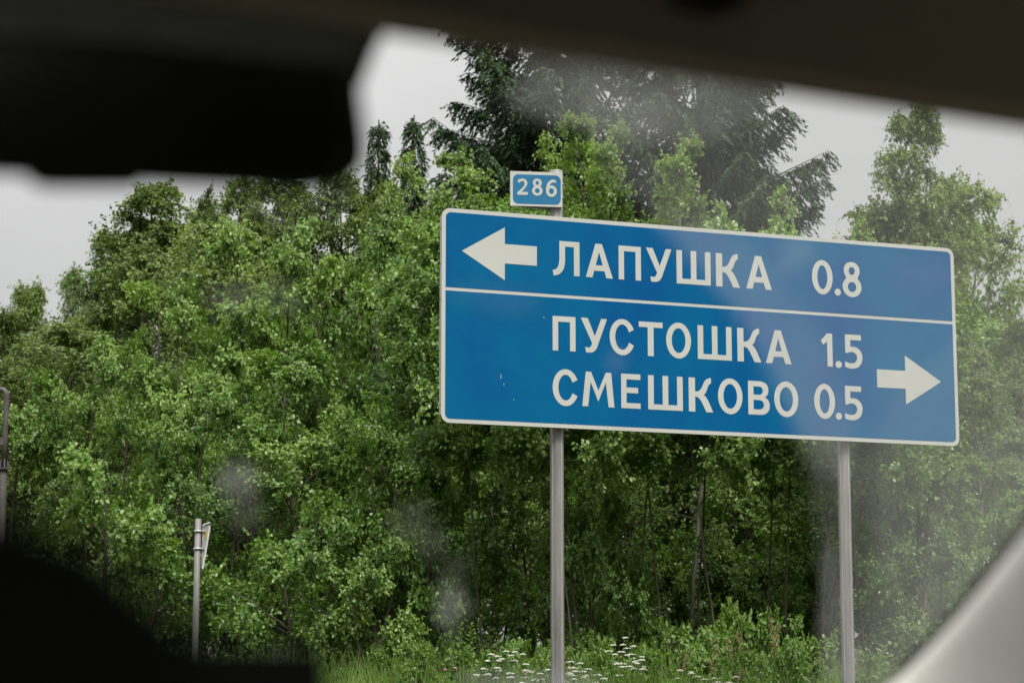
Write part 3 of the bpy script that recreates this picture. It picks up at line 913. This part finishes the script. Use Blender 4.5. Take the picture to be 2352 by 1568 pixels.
Y2 = broadleaf(22, 5.6, 1.0, .15, 40, 6, 9, 12, .046, .037, M['aspen'], M['bark'], env='oval', droop=.25, up=.75, shape='diamond', twl=.26, trunk_r=.04, stems=3, spread=.2)
T1 = broadleaf(31, 6.5, 1.1, .16, 22, 6, 7, 11, .050, .040, M['alder'], M['pale_bark'], env='oval', droop=.35, up=.25, twl=.24, trunk_r=.042)
T2 = broadleaf(32, 6.5, 1.1, .18, 20, 6, 7, 11, .050, .040, M['alder'], M['pale_bark'], env='col', droop=.35, up=.2, twl=.24, trunk_r=.036)
W1 = broadleaf(41, 1.05, .42, .05, 16, 4, 5, 9, .062, .034, M['herb'], M['bark'], stems=5, droop=.3, up=.7, twl=.13, trunk_r=.006, spread=.5)
W2 = broadleaf(42, 1.05, .42, .05, 16, 4, 5, 9, .050, .030, M['herb'], M['bark'], stems=6, droop=.2, up=.8, twl=.12, trunk_r=.006, spread=.45)
D1 = broadleaf(61, 7.0, 1.5, .40, 40, 6, 10, 12, .052, .042, M['alder'], M['bark'], env='oval', droop=.35, up=.4, shape='diamond', twl=.26, trunk_r=.07)
D2 = broadleaf(62, 7.0, 1.5, .46, 38, 6, 10, 12, .052, .042, M['birch'], M['pale_bark'], env='oval', droop=.45, up=.45, shape='diamond', twl=.28, trunk_r=.06)
D3 = broadleaf(63, 5.0, 1.5, .58, 40, 7, 11, 13, .056, .046, M['alder'], M['bark'], env='oval', droop=.2, up=.45, shape='diamond', twl=.26, trunk_r=.017, wob=.05)  # dense high crown, added to shade the undergrowth below the sign
S1 = spruce(51, 15.0, 4.0, thin=2.8, gap=.46, zlow=.3)
S2 = spruce(57, 15.0, 3.6, thin=3.0, gap=.48, zlow=.3)
S3 = spruce(53, 6.0, .75, thin=2.6, gap=.17)

# two tall spruces and three small dark conifers
G_S = 'spruces rising over the young trees'
plant_tree(S1, 'spruce_tree', 'tall dark spruce standing straight above the small 286 plate', 'spruce', 1262, -560, 33, G_S, rot=.4)
plant_tree(S2, 'spruce_tree', 'tall dark spruce right of the one above the 286 plate', 'spruce', 1625, -560, 32, G_S, rot=2.6)
plant_tree(S3, 'conifer_tree', 'thin pointed conifer just right of the black mirror', 'conifer', 862, 276, 31, 'small conifers', hw=70, rot=.3)
plant_tree(S3, 'conifer_tree', 'small conifer top between mirror and the tall spruces', 'conifer', 950, 262, 35, 'small conifers', hw=80, rot=2.3)
plant_tree(S3, 'conifer_tree', 'low conifer at the foot of the right tall spruce, beside open sky', 'conifer', 1760, 385, 33, 'small conifers', hw=110, rot=1.1)

# birches behind
G_B = 'birches behind the hedge of young alders'
for kd_, u, v, d, hw, lb in ((B1, 40, 715, 33, 125, 'small drooping birch at the far left edge'),
                             (B1, 150, 628, 34, 90, 'dark drooping birch second from the left edge'),
                             (B3, 340, 428, 29, 190, 'bushy birch with the highest crown left of the mirror end, below the tab'),
                             (B2, 440, 450, 31, 110, 'birch with spiky top under the middle of the mirror'),
                             (B1, 72, 685, 34, 110, 'dark drooping birch filling the far left skyline'),
    (B1, 110, 660, 33.5, 120, 'drooping birch between the first two at the far left'),
    (B3, 640, 395, 28.5, 150, 'birch whose top hides behind the mirror, centre'), (B3, 790, 400, 28, 150, 'birch whose top hides behind the right part of the mirror'), (B3, 885, 425, 27.5, 110, 'birch in front of the thin conifer'),
    (B3, 262, 545, 30, 130, 'olive green birch forming the left shoulder of the wood'),
                             (B3, 555, 420, 29, 120, 'birch touching the lower edge of the mirror with ragged top'),
                             (B2, 700, 425, 28, 160, 'broad leafy birch under the right end of the mirror'),
                             (B4, 2068, 262, 27, 180, 'tall solitary birch right of the big sign with sky on both sides'),
                             (B1, 2200, 560, 27.5, 100, 'drooping birch behind the right edge of the big sign'),
                             (B1, 2345, 730, 25, 120, 'drooping birch in the right picture edge'),
                             (B2, 2250, 800, 24, 130, 'leafy birch low at right beside the sign edge')):
    plant_tree(kd_, 'birch_tree', lb, 'birch', u, v, d, G_B, hw, rot=(u * .37) % 6.28)

# pale young trees in front of the spruces
G_Y = 'pale young trees in front of the spruces'
for kd_, u, v, d, hw, lb in ((Y2, 930, 400, 27, 110, 'young leafy tree below the small conifer top'),
                             (Y1, 1040, 380, 27.5, 120, 'young tree left of the 286 plate against the sky'),
                             (Y2, 1150, 420, 26, 110, 'young tree directly left of the 286 plate'),
                             (Y1, 1270, 268, 26, 120, 'young bright tree rising above the 286 plate'),
                             (Y2, 1370, 330, 27, 110, 'young tree between the 286 plate and the two pale crowns'),
                             (Y1, 1480, 300, 25, 105, 'pale pointed crown left of the gap below the right spruce'),
                             (Y1, 1655, 330, 25, 120, 'pale pointed crown in front of the right spruce trunk'),
                             (Y2, 1750, 470, 25.5, 100, 'low pale crown right of the pale pointed one'),
                             (Y2, 1845, 462, 26, 70, 'rounded pale crown left of the post top that sticks out'),
                             (Y2, 2010, 535, 24, 50, 'light young tree right of the post top above the sign')):
    plant_tree(kd_, 'young_or_shade_tree', lb, 'tree', u, v, d, G_Y, hw, rot=(u * .61) % 6.28, wide=1.65)

# the hedge of alders in front
G_A = 'young alders along the edge of the wood'
for i, (kd_, u, v, d, hw, lb) in enumerate(((A2, 40, 850, 22, 150, 'alder bush behind the bent pipe at the left edge'),
                                            (A1, 230, 770, 22, 150, 'alder bush right of the bent pipe'),
                                            (A3, 400, 650, 22.5, 150, 'tall alder bush above the triangular sign'),
                                            (A2, 570, 560, 23, 190, 'alder bush under the middle of the mirror edge'),
                                            (A1, 740, 500, 23.5, 200, 'bright alder under the right end of the mirror'),
                                            (A3, 900, 520, 24, 190, 'bright alder left of the big sign top corner'),
                                            (A2, 980, 640, 22.5, 190, 'alder touching the left edge of the big sign'),
                                            (A1, 480, 860, 20.8, 180, 'leafy alder behind the triangular sign'),
                                            (A3, 680, 800, 21, 190, 'alder bush in the middle of the hedge left of the big sign'),
                                            (A2, 860, 850, 20.6, 180, 'alder bush left of the big sign lower corner'),
                                            (A4, 960, 1010, 19.2, 150, 'near alder spray under the lower left corner of the big sign'),
                                            (A4, 700, 1130, 18.8, 170, 'near alder low between triangular sign and big sign'),
                                            (A4, 850, 1180, 18.6, 140, 'near low alder with bare stem beside dark gap'),
                                            (A4, 300, 1060, 19.2, 190, 'near alder left of the triangular sign post'),
                                            (A1, 1250, 1000, 23.0, 140, 'alder behind the left post'),
                                            (A2, 1370, 1040, 22.3, 110, 'alder right of the left post under the sign'),
                                            (A4, 1370, 1130, 19, 120, 'low alder in front beside the left post'),
                                            (A4, 1130, 1230, 19.5, 130, 'low alder left of the left post'),
                                            (A4, 2150, 1190, 18.2, 140, 'low alder near the beige pillar'),
                                            (A2, 2120, 960, 20.5, 160, 'alder right of the right post'),
                                            (A4, 1470, 1180, 23.0, 110, 'low alder in the shade between the left post and first trunk'), (A4, 1620, 1230, 23.4, 110, 'low alder in the shade in the middle between the posts'),
   (A4, 1740, 1160, 23.2, 110, 'low alder in the shade left of the pale trunk'), (A4, 1880, 1240, 23.0, 90, 'low alder in the shade close left of the right post'),
   (A3, 2330, 1000, 21, 170, 'alder at the right edge above the beige pillar'))):
    plant_tree(kd_, 'alder_bush', lb, 'bush', u, v, d, G_A, hw, rot=(u * .83 + i) % 6.28)

# thin-trunked trees under and behind the sign
G_T = 'thin trees seen below the sign'
for kd_, u, v, d, hw, lb in ((T1, 1576, 620, 23.2, 190, 'thin pale trunk between the posts, nearest to the left post'),
                             (T2, 1690, 700, 24.6, 190, 'very thin trunk in the middle between the posts'),
                             (T1, 1862, 640, 22.8, 180, 'pale trunk just left of the right post'),
                             (T2, 1925, 700, 24.2, 160, 'pale trunk seen close behind the right post'),
                             (T2, 1450, 700, 24.5, 170, 'thin tree right of the left post in the shade'),
                             (T1, 2030, 760, 23, 170, 'thin tree right of the right post'),
                             (T1, 1770, 800, 25, 190, 'thin shaded tree deep behind the sign')):
    plant_tree(kd_, 'thin_tree', lb, 'tree', u, v, d, G_T, hw, rot=(u * .29) % 6.28)

for u, v, d, lb in ((1130, 560, 19.2, 'added shade tree whose crown is hidden by the left end of the big sign'), (1330, 545, 18.8, 'added shade tree with thin stem behind the left post'), (1500, 560, 19.3, 'added shade tree with thin stem right of the left post'),
                    (1650, 590, 18.9, 'added shade tree with thin stem halfway between the posts'), (1800, 600, 19.4, 'added shade tree with thin stem left of the right post'), (1985, 640, 19.0, 'added shade tree with thin stem right of the right post'),
                    (1230, 530, 21.2, 'added shade tree behind the left post, further in'), (1430, 540, 21.0, 'added shade tree, further in between the posts, left'), (1600, 560, 21.3, 'added shade tree, further in between the posts, middle'),
                    (1760, 580, 21.0, 'added shade tree, further in between the posts, right'), (1910, 600, 21.2, 'added shade tree, further in behind the right post')):
    plant_tree(D3, 'young_or_shade_tree', lb, 'tree', u, v, d, 'added shade trees close behind the big sign', 230, rot=(u * .47) % 6.28)  # crowns unseen behind the sign, added to darken the wood beneath

# the wood further in
ENV = np.array([(-900, 900), (-200, 760), (0, 720), (100, 670), (180, 640), (230, 560), (300, 460), (800, 470), (900, 430), (1000, 400), (1100, 430), (1270, 330), (1480, 350), (1650, 380), (1750, 470), (1860, 500),
                (1930, 560), (1980, 500), (2080, 320), (2180, 430), (2280, 560), (2352, 780), (2600, 900), (3300, 900)], float)
rg = np.random.default_rng(77)
WHERE = [(-150, 'beyond the left edge'), (90, 'behind the bent pipe'), (330, 'left of the triangular sign'), (520, 'behind the triangular sign'), (730, 'below the right end of the mirror'), (960, 'left of the big sign'),
         (1180, 'behind the left end of the big sign'), (1400, 'right of the left post'), (1600, 'midway between the two posts'), (1800, 'left of the right post'), (2020, 'right of the right post'), (2250, 'above the beige pillar'), (9999, 'beyond the beige pillar')]
for d, rank in ((26.5, 'shaded first-row tree'), (31, 'shaded second-row tree'), (41, 'shaded last-row tree')):
    for k, u in enumerate(np.arange(-260 if d < 29 else -44, 2340, 216)):
        uu = u + rg.uniform(-40, 40)
        vv = np.interp(uu, ENV[:, 0], ENV[:, 1]) + rg.uniform(60, 200)
        if 960 < uu < 1900: vv = max(vv, 430 + rg.uniform(0, 120))
        kd_ = (B1, B2, B3, A3)[rg.integers(0, 4)] if d > 36 or uu < 350 else (D1, D2)[rg.integers(0, 2)]
        near = WHERE[min(k + (d > 29), 12)][1]
        plant_tree(kd_, 'forest_tree', rank + ' inside the wood ' + near, 'tree', uu, vv, d, 'trees deep in the wood', 250 * 28 / d, rot=rg.uniform(0, 6.28))

# ------------------------------------------------------------------ the verge: grass, weeds and flowers
rg = np.random.default_rng(5)
n = 34000
dd = 13.6 + 6.2 * rg.random(n) ** .8
uu = rg.uniform(-500, 2800, n)
P = at(uu, 1600, dd); P[:, 2] = gz(P[:, 0], P[:, 1])
D = UP + rg.normal(0, .28, (n, 3))
N = rg.normal(0, 1, (n, 3)) * [1, 1, .2]
clump = .55 + .45 * np.sin(P[:, 0] * 3.1 + 1.0) * np.sin(P[:, 1] * 2.3 + P[:, 0])
Lg = rg.uniform(.32, .74, n) * (.75 + .35 * clump)
gme = leaf_mesh('grass', P, D, N, Lg, rg.uniform(.006, .013, n), .45 + .3 * clump + rg.normal(0, .15, n), M['herb'], 'diamond')
o = link('grass', gme, None); o['kind'] = 'stuff'

G_W = 'leafy weeds along the verge'
for i, (kd_, u, v, d, hw, lb) in enumerate(((W1, 940, 1475, 16.2, 70, 'leftmost leafy weed beside the black display'),
                                            (W2, 1010, 1480, 15.8, 75, 'leafy weed below the dark gap, with pink flowers in it'),
                                            (W1, 1085, 1490, 16.0, 75, 'leafy weed left of the white flowers'),
                                            (W2, 1170, 1470, 16.8, 80, 'leafy weed behind the left white flowers'),
                                            (W1, 1240, 1480, 15.5, 60, 'leafy weed just left of the left post'),
                                            (W2, 1340, 1500, 15.4, 70, 'leafy weed just right of the left post'),
                                            (W1, 1430, 1460, 16.4, 80, 'leafy weed behind the tall white flowers'),
                                            (W2, 1530, 1490, 15.8, 80, 'leafy weed below the nearest thin trunk'),
                                            (W1, 1610, 1430, 17.0, 80, 'tall leafy weed left of the brown grass heads'),
                                            (W1, 1680, 1385, 17.2, 70, 'tallest leafy weed in the middle between the posts'),
                                            (W2, 1760, 1420, 17.0, 75, 'tall leafy weed behind the brown grass heads'),
                                            (W1, 1830, 1460, 16.0, 75, 'leafy weed left of the right post'),
                                            (W2, 1700, 1500, 15.4, 80, 'low leafy weed in front between the posts'),
                                            (W2, 2000, 1500, 15.5, 65, 'leafy weed right of the right post'))):
    plant_tree(kd_, 'weed_plant', lb, 'weed', u, v, d, G_W, hw, rot=(u * .7) % 6.28)


def spike_weed(u, vt, d, label, m, seed, leafl=.07, n=46):
    rg = np.random.default_rng(seed)
    p = at(u, vt, d); g_ = float(gz(p[0], p[1])); h_ = p[2] - g_
    root = thing('spiky_weed', label, 'weed', (p[0], p[1], g_), 'upright weeds with narrow leaves')
    st = curve(np.zeros(3), (rg.normal(0, .04), rg.normal(0, .04), 1), h_, 8, (0, 0, .1), rg, .02)
    me = tube_mesh('stem', [(st, np.linspace(.006, .002, 8), 5)], m); o = link('stem', me, None, root)
    t = np.linspace(.12, .99, n); x = t * 7; k = np.minimum(6, x.astype(int))
    P = st[k] + (st[k + 1] - st[k]) * (x - k)[:, None]
    a = np.arange(n) * 2.4 + rg.normal(0, .3, n)
    D = np.stack([np.cos(a), np.sin(a), rg.uniform(.2, .9, n)], 1)
    me = leaf_mesh('leaves', P, D, np.tile(UP, (n, 1)) + rg.normal(0, .2, (n, 3)), leafl * (1.25 - .8 * t), leafl * .26 * (1.25 - .6 * t), .6 + rg.normal(0, .12, n), m, 'oval')
    o = link('leaves', me, None, root); o['kind'] = 'stuff'


for i, (u, vt, d, lb, m) in enumerate(((1056, 1428, 15.8, 'left of the twin upright weeds left of the white flowers', M['herb']), (1078, 1430, 15.7, 'right of the twin upright weeds left of the white flowers', M['herb']),
                                      (1912, 1462, 15.2, 'pale upright weed close left of the right post', M['pale_herb']), (2020, 1478, 15.0, 'pale weed with long leaves right of the right post', M['pale_herb']),
                                      (2052, 1500, 14.8, 'pale low weed nearest to the beige pillar', M['pale_herb']), (1870, 1490, 15.3, 'pale weed half way between brown grass and right post', M['pale_herb']))):
    spike_weed(u, vt, d, lb, m, 60 + i, .13 if m is M['pale_herb'] else .085)


def floret_heads(rg, c, rad, nfl, fl):
    """a flat head of many small florets"""
    s = Shape()
    for _ in range(nfl):
        a, r_ = rg.uniform(0, 6.28), rad * math.sqrt(rg.random())
        q = c + np.array([r_ * math.cos(a), r_ * math.sin(a), -.25 * r_ * r_ / rad + rg.normal(0, .0015)])
        k = 6
        an = np.arange(k) * 2 * PI / k + rg.uniform(0, 1)
        ring = np.stack([q[0] + fl * np.cos(an), q[1] + fl * np.sin(an), np.full(k, q[2])], 1)
        s.add(np.concatenate([ring, [q + UP * fl * .6], [q - UP * fl * .5]]), [(i, (i + 1) % k, k) for i in range(k)] + [((i + 1) % k, i, k + 1) for i in range(k)])
    return s


def flower_plant(u, v, d, label, seed, heads, rad=.025, m=None, name='white_wildflower', cat='flower', group='white wildflowers on the verge'):
    rg = np.random.default_rng(seed)
    p = at(u, v, d); g_ = float(gz(p[0], p[1])); h_ = p[2] - g_
    root = thing(name, label, cat, (p[0], p[1], g_), group)
    st = curve(np.zeros(3), (rg.normal(0, .05), rg.normal(0, .05), 1), h_ * .82, 6, (0, 0, .1), rg, .02)
    tubes = [(st, np.linspace(.005, .003, 6), 5)]
    for i in range(heads):
        tip = np.array([rg.normal(0, .055) if i else 0, rg.normal(0, .055) if i else 0, h_ - (rg.uniform(.0, .10) if i else 0)])
        b = st[-1 - (i % 3)]
        tubes.append((np.array([b, (b + tip) / 2 + [0, 0, -.012], tip]), .002, 4))
        me = floret_heads(rg, tip, rad * rg.uniform(.7, 1.15), 26, .0068).mesh('flower_head')
        link('flower_head', me, m or M['flower'], root)
    link('stem', tube_mesh('stem', tubes, M['herb']), None, root)
    n = 60
    t = rg.uniform(.1, .85, n); x = t * 5; k = np.minimum(4, x.astype(int))
    P = st[k] + (st[k + 1] - st[k]) * (x - k)[:, None]
    D = rg.normal(0, 1, (n, 3)) * [1, 1, .3] + UP * .3
    me = leaf_mesh('leaves', P, D, np.tile(UP, (n, 1)) + rg.normal(0, .3, (n, 3)), rg.uniform(.05, .11, n), rg.uniform(.008, .016, n), .6 + rg.normal(0, .14, n), M['herb'], 'diamond')
    o = link('leaves', me, None, root); o['kind'] = 'stuff'


FL = [(1128, 1501, 15.2, 3, 'white flower left of the first pair, left of the left post'), (1163, 1494, 15.3, 5, 'tallest white flower left of the left post'), (1183, 1496, 15.2, 3, 'white flower close right of the tallest one left of the post'),
      (1145, 1516, 15.0, 3, 'white flower below the tallest one left of the post'), (1112, 1534, 14.8, 2, 'lowest white flower at the left end of the row'), (1142, 1532, 14.8, 2, 'white flower in the low row left of the post, middle'),
      (1120, 1547, 14.6, 2, 'white flower at the bottom edge at the left end'), (1175, 1545, 14.6, 3, 'white flower at the bottom edge below the tallest one'), (1208, 1538, 14.7, 4, 'white flower at the bottom edge left of the post'),
      (1240, 1545, 14.6, 3, 'white flower nearest the left post on its left side'), (1310, 1518, 14.9, 5, 'white flower touching the left post on its right side'), (1332, 1522, 15.0, 5, 'white flower second right of the left post'),
      (1322, 1540, 14.7, 5, 'white flower in the dense clump below, right of the left post'), (1350, 1535, 14.8, 5, 'white flower at the right of the dense clump by the left post'), (1340, 1555, 14.5, 4, 'white flower at the bottom of the dense clump by the post'),
      (1372, 1548, 14.6, 3, 'white flower right of the dense clump by the post'), (1398, 1494, 15.6, 3, 'white flower apart, half way to the tall one'), (1437, 1463, 16.2, 4, 'tallest white flower right of the left post'),
      (1455, 1483, 16.0, 4, 'white flower just below the tallest one right of the post'), (1440, 1503, 15.6, 4, 'white flower in the group under the tallest, left side'), (1475, 1507, 15.6, 5, 'white flower in the group under the tallest, right side'),
      (1462, 1522, 15.2, 3, 'white flower low in the group under the tallest'), (1430, 1530, 15.0, 3, 'white flower low and left in the group under the tallest'), (1562, 1538, 15.0, 4, 'white flower below the nearest thin trunk'),
      (1588, 1545, 14.8, 3, 'white flower right below the nearest thin trunk'), (1640, 1556, 14.6, 3, 'low white flower in the middle between the posts'), (1690, 1553, 14.7, 3, 'rightmost white flower between the posts')]
for i, (u, v, d, hds, lb) in enumerate(FL):
    flower_plant(u, v, d, lb, 100 + i, hds)
flower_plant(1022, 1537, 15.0, 'left pink flower among the weeds near the black display', 201, 1, .011, M['pink'], 'pink_wildflower', 'flower', 'pink flowers')
flower_plant(1045, 1533, 15.0, 'right pink flower among the weeds near the black display', 202, 1, .011, M['pink'], 'pink_wildflower', 'flower', 'pink flowers')


def grass_stalk(u, v, d, label, seed):
    rg = np.random.default_rng(seed)
    p = at(u, v, d); g_ = float(gz(p[0], p[1])); h_ = p[2] - g_
    root = thing('grass_stalk', label, 'grass stalk', (p[0], p[1], g_), 'tall grass stalks with brown heads')
    st = curve(np.zeros(3), (rg.normal(0, .08), rg.normal(0, .08), 1), h_, 8, (rg.normal(0, .2), 0, .0), rg, .02)
    link('stem', tube_mesh('stem', [(st, np.linspace(.0035, .0015, 8), 4)], M['herb']), None, root)
    n = 70
    t = 1 - .17 * rg.random(n) / max(.5, h_); x = t * 7; k = np.minimum(6, x.astype(int))
    P = st[k] + (st[k + 1] - st[k]) * (x - k)[:, None] + rg.normal(0, .008, (n, 3))
    me = leaf_mesh('seed_head', P, UP + rg.normal(0, .45, (n, 3)), rg.normal(0, 1, (n, 3)), rg.uniform(.012, .026, n), rg.uniform(.005, .009, n), rg.random(n), M['dry'], 'diamond')
    link('seed_head', me, None, root)


for i, (u, v, d, lb) in enumerate(((1304, 1490, 15.2, 'brown grass head touching the left post'), (1322, 1486, 15.3, 'brown grass head second right of the left post'), (1336, 1488, 15.2, 'brown grass head third right of the left post'),
                                   (1682, 1462, 15.6, 'leftmost of the brown grass heads near the right post'), (1696, 1470, 15.5, 'short brown grass head in the cluster near the right post'), (1716, 1450, 15.7, 'brown grass head second in the cluster near the right post'),
                                   (1734, 1446, 15.9, 'brown grass head in front of the pale trunk'), (1768, 1430, 16.0, 'tall brown grass head right of the pale trunk'), (1790, 1418, 16.2, 'tallest brown grass head nearest the right post'),
                                   (1690, 1505, 15.0, 'low brown grass head below the cluster'), (1545, 1488, 15.5, 'single brown grass head below the thin trunk'), (1935, 1475, 15.3, 'pale grass head left against the right post'),
                                   (1668, 1535, 14.8, 'lowest brown grass head at the bottom edge'), (1975, 1490, 15.0, 'grass head right of the right post'))):
    grass_stalk(u, v, d, lb, 300 + i)
